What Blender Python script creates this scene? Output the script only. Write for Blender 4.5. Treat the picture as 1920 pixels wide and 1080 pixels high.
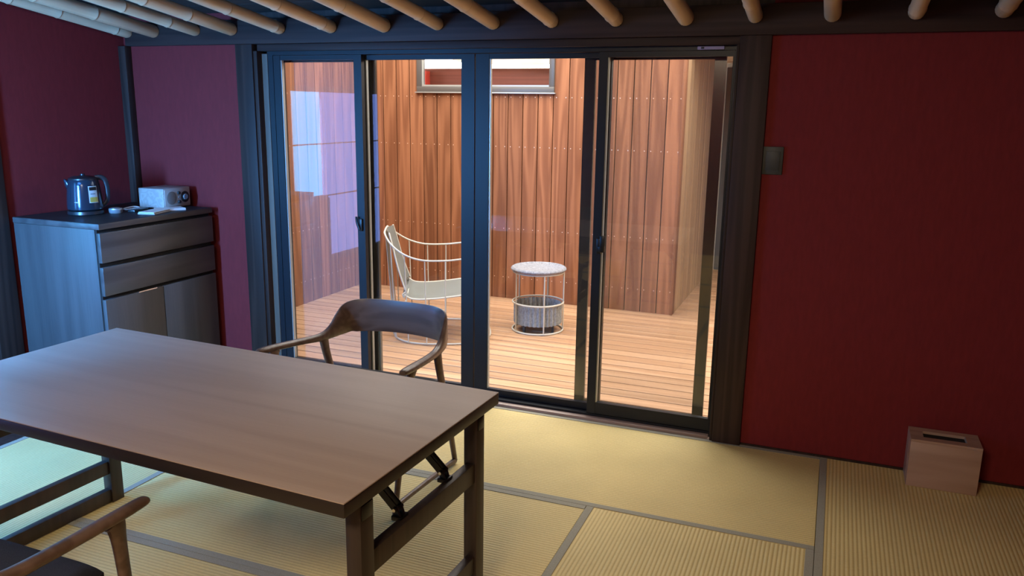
import bpy, bmesh, math, random
from mathutils import Vector, Matrix
random.seed(7)
for o in list(bpy.data.objects): bpy.data.objects.remove(o)
SC = bpy.context.scene
COL = SC.collection
pi = math.pi

# ------------------------------------------------------------------ camera, world, lights, exposure
cd = bpy.data.cameras.new('camera'); cam = bpy.data.objects.new('camera', cd); COL.objects.link(cam)
cd.sensor_width = 36; cd.lens = 1521.76 / 1920 * 36; cd.clip_start = .05
r_ = Vector((0.92937786, 0.36884495, 0.01449832)); u_ = Vector((-0.09285594, 0.19559396, 0.97627905)); f_ = Vector((-0.35725982, 0.90867838, -0.21603014))
M = Matrix((r_, u_, -f_)).transposed().to_4x4(); M.translation = Vector((-0.0577, -3.8931, 1.5984))
cam.matrix_world = M
SC.camera = cam
w = bpy.data.worlds.new('overcast_sky'); SC.world = w; w.use_nodes = True
bg = w.node_tree.nodes['Background']; bg.inputs[0].default_value = (1.0, 0.95, 0.87, 1); bg.inputs[1].default_value = 7.2
SC.view_settings.view_transform = 'Standard'; SC.view_settings.look = 'None'
SC.view_settings.exposure = 0.18; SC.view_settings.gamma = 1; SC.view_settings.use_curve_mapping = False
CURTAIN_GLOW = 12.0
def area(name, loc, rot, sx, sy, energy, color, portal=False):
    l = bpy.data.lights.new(name, 'AREA'); l.shape = 'RECTANGLE'; l.size = sx; l.size_y = sy; l.energy = energy; l.color = color
    if portal: l.cycles.is_portal = True
    o = bpy.data.objects.new(name, l); COL.objects.link(o); o.location = loc; o.rotation_euler = rot
    return o
area('sky_portal', (-1.6, 1.6, 2.62), (0, 0, 0), 5.2, 3.4, 1, (1, 1, 1), True)
FILL_COL = (1.0, 0.80, 0.56)
area('warm_room_fill', (-.9, -4.6, 2.55), (math.radians(25), 0, 0), 1.0, .5, 54, FILL_COL)  # added warm fill, unseen behind the camera, to brighten the room

bl = area('blue_fill_high', (-3.15, -2.75, 2.34), (0, 0, 0), .9, .5, 10, (.08, .34, 1.0))  # added blue fill above the view, tints the left corner
bl.rotation_euler = (Vector((-4.0, -.5, .75)) - Vector(bl.location)).to_track_quat('-Z', 'Y').to_euler(); bl.data.spread = math.radians(105)
b2 = area('blue_fill_low', (-3.34, -3.30, 1.25), (0, 0, 0), .24, .8, 72, (.10, .40, 1.0))  # second added blue fill, unseen, aimed at the cabinet side
b2.rotation_euler = (Vector((-3.9, -.6, .85)) - Vector(b2.location)).to_track_quat('-Z', 'Y').to_euler(); b2.data.spread = math.radians(95)
# ------------------------------------------------------------------ helpers
def link(name, bm, mat, parent=None, smooth=False, loc=None):
    me = bpy.data.meshes.new(name)
    bmesh.ops.recalc_face_normals(bm, faces=bm.faces[:])
    bm.to_mesh(me); bm.free()
    if smooth:
        for p in me.polygons: p.use_smooth = True
        try: me.set_sharp_from_angle(angle=math.radians(42))
        except Exception: pass
    if mat: me.materials.append(mat)
    o = bpy.data.objects.new(name, me); COL.objects.link(o)
    if parent: o.parent = parent
    if loc: o.location = loc
    return o
def tag(o, label=None, cat=None, group=None, kind=None):
    if label: o['label'] = label
    if cat: o['category'] = cat
    if group: o['group'] = group
    if kind: o['kind'] = kind
    return o
def empty(name, loc=(0, 0, 0), rz=0):
    o = bpy.data.objects.new(name, None); COL.objects.link(o); o.empty_display_size = .1
    o.location = loc; o.rotation_euler = (0, 0, rz); return o
def box(bm, x0, x1, y0, y1, z0, z1, bev=0):
    vs = [bm.verts.new((x, y, z)) for x in (x0, x1) for y in (y0, y1) for z in (z0, z1)]
    fs = [(0, 1, 3, 2), (4, 6, 7, 5), (0, 4, 5, 1), (2, 3, 7, 6), (0, 2, 6, 4), (1, 5, 7, 3)]
    ff = [bm.faces.new([vs[i] for i in f]) for f in fs]
    if bev:
        es = list({e for f in ff for e in f.edges})
        bmesh.ops.bevel(bm, geom=es, offset=bev, segments=2, affect='EDGES', profile=.5)
    return vs
def B(name, x0, x1, y0, y1, z0, z1, mat, parent=None, bev=0):
    """box object whose origin sits at the box's base centre"""
    cx, cy = (x0 + x1) / 2, (y0 + y1) / 2
    bm = bmesh.new(); box(bm, x0 - cx, x1 - cx, y0 - cy, y1 - cy, 0, z1 - z0, bev)
    o = link(name, bm, mat, parent, smooth=bev > 0); o.location = (cx, cy, z0); return o
def copy_of(o, loc, parent=None, name=None):
    c = o.copy(); COL.objects.link(c); c.location = loc
    if parent: c.parent = parent
    return c
def sweep(bm, pts, secs, n=12, closed=False, power=2.0, caps=True, upv=Vector((0, 0, 1))):
    """sweep a super-ellipse (width, height) along pts; secs = [(w,h)] full sizes"""
    pts = [Vector(p) for p in pts]; N = len(pts); rings = []
    for i, p in enumerate(pts):
        if closed: t = pts[(i + 1) % N] - pts[i - 1]
        else: t = pts[min(i + 1, N - 1)] - pts[max(i - 1, 0)]
        t.normalize()
        s = t.cross(upv)
        if s.length < .05: s = t.cross(Vector((0, 1, 0)))
        s.normalize(); u = s.cross(t).normalized()
        ww, hh = secs[i] if isinstance(secs, list) else secs
        ring = []
        for k in range(n):
            a = 2 * pi * k / n; c, q = math.cos(a), math.sin(a)
            c = math.copysign(abs(c) ** (2 / power), c); q = math.copysign(abs(q) ** (2 / power), q)
            ring.append(bm.verts.new(p + s * c * ww / 2 + u * q * hh / 2))
        rings.append(ring)
    for i in range(N if closed else N - 1):
        a, b = rings[i], rings[(i + 1) % N]
        for k in range(n): bm.faces.new((a[k], a[(k + 1) % n], b[(k + 1) % n], b[k]))
    if caps and not closed:
        bm.faces.new(rings[0]); bm.faces.new(rings[-1][::-1])
def tube(bm, pts, r, n=8, closed=False):
    """round wire with parallel-transported frame"""
    pts = [Vector(p) for p in pts]; N = len(pts)
    t0 = (pts[1] - pts[0]).normalized(); s = t0.orthogonal().normalized(); rings = []
    for i, p in enumerate(pts):
        t = (pts[(i + 1) % N] - pts[i - 1]) if closed else pts[min(i + 1, N - 1)] - pts[max(i - 1, 0)]
        t.normalize(); s = (s - t * s.dot(t)).normalized(); u = t.cross(s)
        rr = r[i] if isinstance(r, (list, tuple)) else r
        rings.append([bm.verts.new(p + s * math.cos(2 * pi * k / n) * rr + u * math.sin(2 * pi * k / n) * rr) for k in range(n)])
    for i in range(N if closed else N - 1):
        a, b = rings[i], rings[(i + 1) % N]
        for k in range(n): bm.faces.new((a[k], a[(k + 1) % n], b[(k + 1) % n], b[k]))
    if not closed: bm.faces.new(rings[0]); bm.faces.new(rings[-1][::-1])
def lathe(bm, prof, n=32, c=(0, 0, 0), caps=True):
    rings = [[bm.verts.new((c[0] + r * math.cos(2 * pi * k / n), c[1] + r * math.sin(2 * pi * k / n), c[2] + z)) for k in range(n)] for r, z in prof]
    for a, b in zip(rings, rings[1:]):
        for k in range(n): bm.faces.new((a[k], a[(k + 1) % n], b[(k + 1) % n], b[k]))
    if caps: bm.faces.new(rings[0][::-1]); bm.faces.new(rings[-1])
def spline(pts, m=6):
    """Catmull-Rom through tuples of any length"""
    P = [pts[0]] + list(pts) + [pts[-1]]; out = []
    for i in range(1, len(P) - 2):
        for j in range(m):
            t = j / m
            out.append(tuple(.5 * (2 * b + (c - a) * t + (2 * a - 5 * b + 4 * c - d) * t * t + (3 * b - a - 3 * c + d) * t ** 3)
                             for a, b, c, d in zip(P[i - 1], P[i], P[i + 1], P[i + 2])))
    out.append(tuple(pts[-1])); return out

# ------------------------------------------------------------------ materials
def mat(name, col, rough=.5, metal=0, spec=.5):
    m = bpy.data.materials.new(name); m.use_nodes = True; b = m.node_tree.nodes['Principled BSDF']
    b.inputs['Base Color'].default_value = (*col, 1); b.inputs['Roughness'].default_value = rough
    b.inputs['Metallic'].default_value = metal; b.inputs['Specular IOR Level'].default_value = spec
    return m
def N_(m, t): return m.node_tree.nodes.new(t)
def L_(m, a, b): m.node_tree.links.new(a, b)
def noisy(name, c1, c2, scale=(8, 8, 8), rough=.5, bump=.1, detail=4, spec=.5, rand=0.0, metal=0, bdist=.002, contrast=(.3, .7)):
    """principled material with stretched noise between two colours, random offset and value per object"""
    m = mat(name, c1, rough, metal, spec); b = m.node_tree.nodes['Principled BSDF']
    tc = N_(m, 'ShaderNodeTexCoord'); mp = N_(m, 'ShaderNodeMapping'); mp.inputs['Scale'].default_value = scale
    oi = N_(m, 'ShaderNodeObjectInfo'); mul = N_(m, 'ShaderNodeMath'); mul.operation = 'MULTIPLY'; mul.inputs[1].default_value = 37.0
    L_(m, oi.outputs['Random'], mul.inputs[0]); L_(m, tc.outputs['Object'], mp.inputs['Vector'])
    no = N_(m, 'ShaderNodeTexNoise'); no.noise_dimensions = '4D'; no.inputs['Scale'].default_value = 1; no.inputs['Detail'].default_value = detail
    no.inputs['Roughness'].default_value = .6
    L_(m, mul.outputs[0], no.inputs['W']); L_(m, mp.outputs[0], no.inputs['Vector'])
    cr = N_(m, 'ShaderNodeValToRGB'); cr.color_ramp.elements[0].position = contrast[0]; cr.color_ramp.elements[1].position = contrast[1]
    cr.color_ramp.elements[0].color = (*c1, 1); cr.color_ramp.elements[1].color = (*c2, 1)
    L_(m, no.outputs['Fac'], cr.inputs['Fac']); out = cr.outputs['Color']
    if rand:
        hs = N_(m, 'ShaderNodeHueSaturation'); mr = N_(m, 'ShaderNodeMapRange'); mr.inputs['To Min'].default_value = 1 - rand; mr.inputs['To Max'].default_value = 1 + rand
        L_(m, oi.outputs['Random'], mr.inputs['Value']); L_(m, mr.outputs[0], hs.inputs['Value']); L_(m, out, hs.inputs['Color']); out = hs.outputs['Color']
    L_(m, out, b.inputs['Base Color'])
    if bump:
        bp = N_(m, 'ShaderNodeBump'); bp.inputs['Strength'].default_value = bump; bp.inputs['Distance'].default_value = bdist
        L_(m, no.outputs['Fac'], bp.inputs['Height']); L_(m, bp.outputs[0], b.inputs['Normal'])
    return m
def grained(name, dark, light, axis, across=9, along=.7, rough=.45, rand=.15, spec=.5, dist=5.0, bump=.15, fine=.35):
    """timber: distorted growth-ring bands plus fine fibre noise running along one local axis"""
    m = mat(name, dark, rough, 0, spec); b = m.node_tree.nodes['Principled BSDF']
    tc = N_(m, 'ShaderNodeTexCoord'); oi = N_(m, 'ShaderNodeObjectInfo')
    cmb = N_(m, 'ShaderNodeCombineXYZ'); mul = N_(m, 'ShaderNodeMath'); mul.operation = 'MULTIPLY'; mul.inputs[1].default_value = 23.0
    L_(m, oi.outputs['Random'], mul.inputs[0])
    for k in range(3): L_(m, mul.outputs[0], cmb.inputs[k])
    add = N_(m, 'ShaderNodeVectorMath'); L_(m, tc.outputs['Object'], add.inputs[0]); L_(m, cmb.outputs[0], add.inputs[1])
    s = [1, 1, 1]; s[axis] = along / across
    mp = N_(m, 'ShaderNodeMapping'); mp.inputs['Scale'].default_value = s; L_(m, add.outputs[0], mp.inputs['Vector'])
    n1 = N_(m, 'ShaderNodeTexNoise'); n1.inputs['Scale'].default_value = across; n1.inputs['Detail'].default_value = 1.5; L_(m, mp.outputs[0], n1.inputs['Vector'])
    sn = N_(m, 'ShaderNodeMath'); sn.operation = 'MULTIPLY'; sn.inputs[1].default_value = dist * 6.28; L_(m, n1.outputs['Fac'], sn.inputs[0])
    si = N_(m, 'ShaderNodeMath'); si.operation = 'SINE'; L_(m, sn.outputs[0], si.inputs[0])
    s2 = [220, 220, 220]; s2[axis] = 6
    mp2 = N_(m, 'ShaderNodeMapping'); mp2.inputs['Scale'].default_value = s2; L_(m, add.outputs[0], mp2.inputs['Vector'])
    n2 = N_(m, 'ShaderNodeTexNoise'); n2.inputs['Scale'].default_value = 1; n2.inputs['Detail'].default_value = 3; L_(m, mp2.outputs[0], n2.inputs['Vector'])
    a1 = N_(m, 'ShaderNodeMath'); a1.operation = 'MULTIPLY_ADD'; a1.inputs[1].default_value = .5 * (1 - fine); a1.inputs[2].default_value = .5 * (1 - fine); L_(m, si.outputs[0], a1.inputs[0])
    a2 = N_(m, 'ShaderNodeMath'); a2.operation = 'MULTIPLY_ADD'; a2.inputs[1].default_value = fine; L_(m, n2.outputs['Fac'], a2.inputs[0]); L_(m, a1.outputs[0], a2.inputs[2])
    mx = N_(m, 'ShaderNodeMixRGB'); mx.inputs[1].default_value = (*dark, 1); mx.inputs[2].default_value = (*light, 1); L_(m, a2.outputs[0], mx.inputs[0])
    hs = N_(m, 'ShaderNodeHueSaturation'); mr = N_(m, 'ShaderNodeMapRange'); mr.inputs['To Min'].default_value = 1 - rand; mr.inputs['To Max'].default_value = 1 + rand
    L_(m, oi.outputs['Random'], mr.inputs['Value']); L_(m, mr.outputs[0], hs.inputs['Value']); L_(m, mx.outputs[0], hs.inputs['Color'])
    L_(m, hs.outputs[0], b.inputs['Base Color'])
    if bump:
        bp = N_(m, 'ShaderNodeBump'); bp.inputs['Strength'].default_value = bump; bp.inputs['Distance'].default_value = .001
        L_(m, a2.outputs[0], bp.inputs['Height']); L_(m, bp.outputs[0], b.inputs['Normal'])
    return m
def tatami_mat(name, axis):
    """woven rush: ribs run along local axis (0 = x, 1 = y)"""
    m = mat(name, (.6, .5, .24), .62, 0, .35); b = m.node_tree.nodes['Principled BSDF']
    tc = N_(m, 'ShaderNodeTexCoord'); oi = N_(m, 'ShaderNodeObjectInfo'); sep = N_(m, 'ShaderNodeSeparateXYZ'); L_(m, tc.outputs['Object'], sep.inputs[0])
    ac = sep.outputs[1 - axis]; al = sep.outputs[axis]
    f = N_(m, 'ShaderNodeMath'); f.operation = 'MULTIPLY'; f.inputs[1].default_value = 2 * pi / .0155; L_(m, ac, f.inputs[0])
    co = N_(m, 'ShaderNodeMath'); co.operation = 'COSINE'; L_(m, f.outputs[0], co.inputs[0])
    ab = N_(m, 'ShaderNodeMath'); ab.operation = 'MULTIPLY_ADD'; ab.inputs[1].default_value = .5; ab.inputs[2].default_value = .5; L_(m, co.outputs[0], ab.inputs[0])
    pw = N_(m, 'ShaderNodeMath'); pw.operation = 'POWER'; pw.inputs[1].default_value = .55; L_(m, ab.outputs[0], pw.inputs[0])
    s = [0, 0, 1]; s[axis] = 520; s[1 - axis] = 45
    mp = N_(m, 'ShaderNodeMapping'); mp.inputs['Scale'].default_value = s; L_(m, tc.outputs['Object'], mp.inputs['Vector'])
    no = N_(m, 'ShaderNodeTexNoise'); no.inputs['Scale'].default_value = 1; no.inputs['Detail'].default_value = 3; L_(m, mp.outputs[0], no.inputs['Vector'])
    mx = N_(m, 'ShaderNodeMixRGB'); mx.inputs[1].default_value = (.48, .35, .135, 1); mx.inputs[2].default_value = (.80, .64, .29, 1)
    rm = N_(m, 'ShaderNodeMath'); rm.operation = 'MULTIPLY_ADD'; rm.inputs[1].default_value = .45; L_(m, pw.outputs[0], rm.inputs[0])
    nm = N_(m, 'ShaderNodeMath'); nm.operation = 'MULTIPLY'; nm.inputs[1].default_value = .75; L_(m, no.outputs['Fac'], nm.inputs[0]); L_(m, nm.outputs[0], rm.inputs[2])
    rm.use_clamp = True; L_(m, rm.outputs[0], mx.inputs[0])
    n3 = N_(m, 'ShaderNodeTexNoise'); n3.inputs['Scale'].default_value = 3; n3.inputs['Detail'].default_value = 2; L_(m, tc.outputs['Object'], n3.inputs['Vector'])
    hs = N_(m, 'ShaderNodeHueSaturation'); mr = N_(m, 'ShaderNodeMapRange'); mr.inputs['To Min'].default_value = .86; mr.inputs['To Max'].default_value = 1.14
    L_(m, n3.outputs['Fac'], mr.inputs['Value']); L_(m, mr.outputs[0], hs.inputs['Value']); L_(m, mx.outputs[0], hs.inputs['Color']); L_(m, hs.outputs[0], b.inputs['Base Color'])
    bp = N_(m, 'ShaderNodeBump'); bp.inputs['Strength'].default_value = .7; bp.inputs['Distance'].default_value = .0022
    L_(m, pw.outputs[0], bp.inputs['Height']); L_(m, bp.outputs[0], b.inputs['Normal'])
    return m
def glass(name, f0=.06, tint=(1, 1, 1)):
    """thin clear pane: mirror share follows Schlick's law on the viewing angle, the rest passes straight"""
    m = bpy.data.materials.new(name); m.use_nodes = True; nt = m.node_tree; nt.nodes.clear()
    o = nt.nodes.new('ShaderNodeOutputMaterial'); mx = nt.nodes.new('ShaderNodeMixShader'); t = nt.nodes.new('ShaderNodeBsdfTransparent'); g = nt.nodes.new('ShaderNodeBsdfGlossy')
    g.inputs['Roughness'].default_value = 0; t.inputs[0].default_value = (*tint, 1)
    ge = nt.nodes.new('ShaderNodeNewGeometry'); dt = nt.nodes.new('ShaderNodeVectorMath'); dt.operation = 'DOT_PRODUCT'
    nt.links.new(ge.outputs['Normal'], dt.inputs[0]); nt.links.new(ge.outputs['Incoming'], dt.inputs[1])
    def mt(op, a, b_=None, c=None):
        n = nt.nodes.new('ShaderNodeMath'); n.operation = op
        for i, v in enumerate((a, b_, c)):
            if v is None: continue
            if isinstance(v, (int, float)): n.inputs[i].default_value = v
            else: nt.links.new(v, n.inputs[i])
        return n.outputs[0]
    k = mt('POWER', mt('SUBTRACT', 1.0, mt('ABSOLUTE', dt.outputs['Value'])), 5.0)
    fac = mt('MULTIPLY_ADD', k, 1 - f0, f0)
    nt.links.new(fac, mx.inputs[0]); nt.links.new(t.outputs[0], mx.inputs[1]); nt.links.new(g.outputs[0], mx.inputs[2]); nt.links.new(mx.outputs[0], o.inputs[0])
    return m
def veil(name, col, cover):
    m = bpy.data.materials.new(name); m.use_nodes = True; nt = m.node_tree; b = nt.nodes['Principled BSDF']; b.inputs['Base Color'].default_value = (*col, 1)
    b.inputs['Alpha'].default_value = cover; b.inputs['Roughness'].default_value = .6
    return m
def glow(name, col, s):
    m = bpy.data.materials.new(name); m.use_nodes = True; b = m.node_tree.nodes['Principled BSDF']
    b.inputs['Base Color'].default_value = (.5, .6, .7, 1); b.inputs['Emission Color'].default_value = (*col, 1); b.inputs['Emission Strength'].default_value = s
    return m
M_red = noisy('red_wallcovering', (.155, .014, .0155), (.188, .0175, .019), (60, 60, 14), .75, .12, 3, .25)
M_darkwood = grained('dark_stained_timber', (.022, .012, .010), (.05, .027, .021), 2, 14, .5, .55, .1, .25)
M_darkbeam = grained('dark_stained_beam', (.022, .012, .011), (.045, .025, .021), 0, 14, .5, .55, .1, .25)
M_sill = grained('sill_timber', (.26, .18, .15), (.38, .27, .23), 0, 14, .5, .4, .05)
M_jamb = grained('jamb_timber', (.10, .075, .055), (.15, .11, .08), 2, 14, .5, .5, .05)
M_ceil = noisy('dark_ceiling_board', (.022, .019, .018), (.035, .03, .028), (2, 20, 20), .7, .1)
M_bamboo = noisy('smoked_bamboo', (.62, .43, .26), (.80, .61, .40), (26, .9, 26), .42, .05, 4, .45, .1)
M_bnode = noisy('bamboo_node', (.26, .13, .06), (.46, .27, .14), (30, 30, 30), .5, .1)
M_alu = mat('black_aluminium', (.008, .010, .014), .42, .0, .3)
M_aluedge = mat('satin_aluminium_bead', (.42, .44, .43), .35, .6)
M_screenf = mat('bronze_aluminium', (.03, .028, .024), .16, .0, 1.0)
M_gasket = mat('rubber_gasket', (.01, .01, .01), .7)
M_glass = glass('door_glass', .032)
M_glass2 = glass('window_glass', .03)
M_mesh = veil('insect_mesh', (.30, .31, .31), .16)
M_cedar = grained('stained_cedar', (.155, .060, .029), (.31, .135, .068), 2, 9, .55, .5, .16, .14, 5.0)
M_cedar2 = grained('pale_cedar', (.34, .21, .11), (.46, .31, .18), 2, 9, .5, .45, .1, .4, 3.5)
M_deck = grained('decking_timber', (.32, .175, .095), (.46, .285, .17), 0, 9, .45, .42, .15, .45, 3.0)
M_dark = mat('dark_void', (.012, .010, .009), .9)
M_tx = tatami_mat('tatami_ribs_along_x', 0); M_ty = tatami_mat('tatami_ribs_along_y', 1)
M_heri = noisy('tatami_border_cloth', (.29, .275, .215), (.38, .36, .29), (300, 300, 300), .7, .2, 2, .2)
M_straw = mat('tatami_core', (.45, .36, .18), .9)
M_table = grained('table_veneer', (.36, .27, .225), (.45, .35, .30), 0, 7, .45, .50, .02, .8, 4, .03, .55)
M_tedge = grained('table_dark_wood', (.018, .012, .011), (.03, .02, .018), 0, 14, .5, .45, .05)
M_tleg = grained('table_leg_wood', (.03, .02, .016), (.052, .034, .026), 2, 14, .5, .45, .05)
M_black = mat('black_steel', (.008, .008, .010), .35, .3)
M_steel = mat('bright_steel', (.75, .75, .74), .25, 1)
M_walnut = grained('walnut', (.085, .050, .036), (.165, .105, .08), 0, 18, .8, .36, .04, .5, 3, .03)
M_seatf = noisy('charcoal_seat_fabric', (.030, .030, .034), (.05, .05, .056), (400, 400, 400), .9, .3, 2, .2)
M_cab = grained('cabinet_grey_oak', (.045, .04, .04), (.09, .082, .08), 2, 9, .45, .42, .03, .4, 2.2, .03, .6)
M_cabh = grained('cabinet_grey_oak_level', (.045, .04, .04), (.09, .082, .08), 1, 9, .45, .33, .03, .5, 4)
M_ctop = grained('cabinet_shaded_top', (.014, .013, .014), (.026, .024, .026), 1, 9, .45, .5, .03, .4)
M_kettle = mat('steel_blue_enamel', (.035, .05, .075), .16, .55)
M_kdark = mat('kettle_black_plastic', (.015, .017, .02), .3)
M_white = mat('white_paper', (.8, .8, .78), .6)
M_yellow = mat('yellow_print', (.75, .55, .12), .6)
M_ink = mat('black_print', (.02, .02, .02), .6)
M_radio = grained('radio_case_wood', (.32, .27, .24), (.42, .36, .33), 1, 20, .6, .45, .02)
M_radf = mat('radio_front', (.38, .36, .34), .45)
M_grill = noisy('speaker_cloth', (.16, .15, .14), (.24, .23, .22), (500, 500, 500), .9, .3)
M_greyp = mat('grey_plastic', (.20, .20, .21), .5)
M_plate = mat('dark_grey_plate', (.030, .034, .032), .5)
M_sensor = mat('lavender_grey_plastic', (.30, .27, .45), .5)
M_bin = grained('bin_wood', (.36, .22, .15), (.47, .31, .22), 0, 10, .6, .5, .02)
M_wire = mat('cream_powder_coat', (.46, .44, .38), .45)
M_sling = noisy('pale_grey_mesh_fabric', (.22, .225, .21), (.30, .305, .285), (300, 300, 300), .8, .3, 2)
M_basket = noisy('grey_basket_rattan', (.30, .33, .35), (.58, .62, .64), (90, 90, 60), .75, .6, 3, .3, 0, 0, .004)
M_rattan = noisy('grey_woven_rattan', (.14, .145, .17), (.29, .30, .335), (90, 90, 60), .75, .6, 3, .3, 0, 0, .004)
M_wframe = mat('grey_window_frame', (.11, .105, .10), .4, .3)
M_nail = mat('nail_heads', (.75, .55, .42), .35, .5)
M_canvas = noisy('cream_canvas', (.52, .48, .38), (.62, .58, .47), (3, 9, 3), .8, .3, 3, .2, 0, 0, .05)
M_maroon = grained('maroon_painted_timber', (.17, .045, .035), (.25, .07, .05), 0, 12, .5, .5, .05)
M_redpost = mat('bright_red_paint', (.55, .05, .04), .5)
M_whitep = mat('white_soffit', (.80, .79, .76), .7)
M_door = mat('slate_door_paint', (.10, .12, .14), .4)
M_brass = mat('polished_brass', (.85, .62, .22), .2, 1)
M_plaster = noisy('pale_render', (.45, .42, .38), (.55, .52, .47), (20, 20, 20), .8, .2)
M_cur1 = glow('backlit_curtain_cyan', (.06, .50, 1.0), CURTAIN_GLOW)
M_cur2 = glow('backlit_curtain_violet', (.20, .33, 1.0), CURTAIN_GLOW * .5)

# ------------------------------------------------------------------ room shell
S = lambda o, label=None: tag(o, label, None, None, 'structure')
XL, XR, YF = -4.14, .94, -5.3
def ceil_z(y): return 2.105 - .1436 * y
# floor slab and tatami
fl = S(B('floor', XL - .1, XR + .1, YF - .1, .0, -.2, -.055, M_dark))
mats = [  # x0,x1,y0,y1, long axis
    (0, .91, -1.82, 0, 1), (0, .91, -3.64, -1.82, 1), (-.885, 0, -2.73, -.91, 1), (-1.80, 0, -.91, 0, 0), (-3.615, -1.80, -.91, 0, 0),
    (-2.70, -.885, -1.82, -.91, 0), (-2.70, -.885, -2.73, -1.82, 0), (-3.615, -2.70, -2.73, -.91, 1), (-1.80, 0, -3.64, -2.73, 0), (-3.615, -1.80, -3.64, -2.73, 0),
    (-.885, .91, -4.55, -3.64, 0), (-2.70, -.885, -4.55, -3.64, 0), (-3.615, -2.70, -5.3, -3.64, 1), (-.885, .91, -5.3, -4.55, 0), (-2.70, -.885, -5.3, -4.55, 0)]
flp = Vector(fl.location)
hw = .030
for (x0, x1, y0, y1, ax) in mats:
    cx, cy = (x0 + x1) / 2, (y0 + y1) / 2; hx, hy = (x1 - x0) / 2 - .001, (y1 - y0) / 2 - .001
    bm = bmesh.new(); box(bm, -hx, hx, -hy, hy, 0, .055, .0015)
    t = link('tatami_mat', bm, M_tx if ax == 0 else M_ty, fl); t.location = Vector((cx, cy, -.055)) - flp
    for s in (-1, 1):
        bm = bmesh.new()
        if ax == 0: box(bm, -hx, hx, s * hy - (hw if s > 0 else 0), s * hy + (hw if s < 0 else 0), .0552, .0572, .0006)
        else: box(bm, s * hx - (hw if s > 0 else 0), s * hx + (hw if s < 0 else 0), -hy, hy, .0552, .0572, .0006)
        b_ = link('border', bm, M_heri, t)
B('floor_board', XL, -3.617, YF, 0, -.055, 0, M_darkwood, None)
o = bpy.data.objects['floor_board']; o.parent = fl; o.location = Vector(o.location) - flp

# back wall: red panels, posts, beam
WALLTOP = 2.3
wb = empty('wall_back'); S(wb, 'deep red wall with dark posts and the glazed opening')
B('panel', XL, -3.285, .0, .14, 0, WALLTOP, M_red, wb); B('panel', -.372, XR, .0, .14, 0, WALLTOP, M_red, wb)
B('panel', -3.285, -.372, .02, .14, 2.0, WALLTOP, M_darkwood, wb)
bm = bmesh.new(); box(bm, XL - .2, XR + .1, .14, .16, -.2, 2.5)
S(B('trim_1', -4.1, XR, -.03, .13, 1.93, 2.062, M_darkbeam, None, .003), 'dark timber beam across the top of the red back wall')
S(B('trim_2', -3.151, -.505, -.006, .10, 1.893, 1.929, M_darkbeam, None, .002), 'dark timber lintel strip above the sliding doors')
S(B('trim_3', -3.292, -3.175, -.022, .14, 0, 1.93, M_darkwood, None, .003), 'dark timber post left of the sliding doors')
S(B('trim_4', -.506, -.371, -.022, .14, 0, 1.93, M_darkwood, None, .003), 'dark timber post right of the sliding doors')
S(B('trim_5', -3.175, -3.15, -.012, .14, 0, 1.893, M_darkwood, None, .002), 'narrow stop strip on the left door post')
S(B('trim_6', -3.15, -3.112, .030, .14, .02, 1.88, M_jamb, None), 'pale jamb board beside the left door frame')
S(B('trim_7', -.520, -.507, -.012, .034, .0, 1.893, M_darkwood, None, .002), 'narrow stop strip on the right door post')
S(B('trim_8', -4.14, -4.085, -.05, .0, 0, 1.93, M_darkwood, None, .003), 'dark corner post between the left and back walls')
S(B('trim_9', -3.17, -.53, -.001, .125, -.06, .016, M_sill, None, .002), 'brown timber threshold under the sliding doors')
S(B('baseboard_back', -.371, XR, -.006, 0, 0.001, .012, M_darkwood, None))
# left wall with window opening y -2.86..-1.46, z .28..1.74
wl = empty('wall_left'); S(wl, 'deep red left wall with a post and a curtained window')
wy0, wy1, wz0, wz1 = -2.88, -1.46, .26, 1.75
B('panel', XL - .12, XL, wy1, .14, -.1, 2.6, M_red, wl); B('panel', XL - .12, XL, YF, wy0, -.1, 3.1, M_red, wl)
B('panel', XL - .12, XL, wy0, wy1, -.1, wz0, M_red, wl); B('panel', XL - .12, XL, -1.97, wy1, wz0, .80, M_red, wl); B('panel', XL - .12, XL, wy0, wy1, wz1, 2.9, M_red, wl)
B('post', XL, XL + .02, -1.02, -.885, 0, 2.22, M_darkwood, wl, .003)
wr = S(B('wall_right', XR, XR + .12, YF, .14, -.1, 3.1, M_red)); wf = S(B('wall_front', XL - .12, XR + .12, YF - .12, YF, -.1, 3.2, M_red))
# window in the left wall
w1 = empty('window_1'); S(w1, 'curtained window in the left wall, seen only mirrored in the door glass')
for a in [(wy0, wy0 + .04, wz0, wz1), (wy1 - .04, wy1, .80, wz1), (wy0, -1.97, wz0, wz0 + .04), (-1.97, wy1, .80, .84), (-1.99, -1.95, wz0, .82), (wy0, wy1, wz1 - .04, wz1)]:
    B('window_frame', XL - .05, XL + .012, a[0], a[1], a[2], a[3], M_darkwood, w1)
for zz in (.835, 1.28): B('glazing_bar', XL - .02, XL - .008, wy0, wy1, zz - .005, zz + .005, M_darkwood, w1)
def curtain(y0, y1, m, label, zb):
    bm = bmesh.new(); n = int((y1 - y0) / .012); va = []
    for i in range(n + 1):
        y = y0 + (y1 - y0) * i / n; x = .016 * math.sin(y * 2 * pi / .085) + .006 * math.sin(y * 31)
        va.append([bm.verts.new((x + dx, y, z)) for dx in (0, .003) for z in (zb + .03, wz1 - .03)])
    for a, b in zip(va, va[1:]):
        bm.faces.new((a[0], b[0], b[1], a[1])); bm.faces.new((a[2], a[3], b[3], b[2])); bm.faces.new((a[1], b[1], b[3], a[3])); bm.faces.new((a[0], a[2], b[2], b[0]))
    o = link('curtain', bm, m, None, True); o.location = (XL - .06, 0, 0); return tag(o, label, 'curtain')
curtain(-1.99, wy1 - .02, M_cur1, 'backlit cyan pleated curtain mirrored in the far left door pane', .80)
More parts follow.
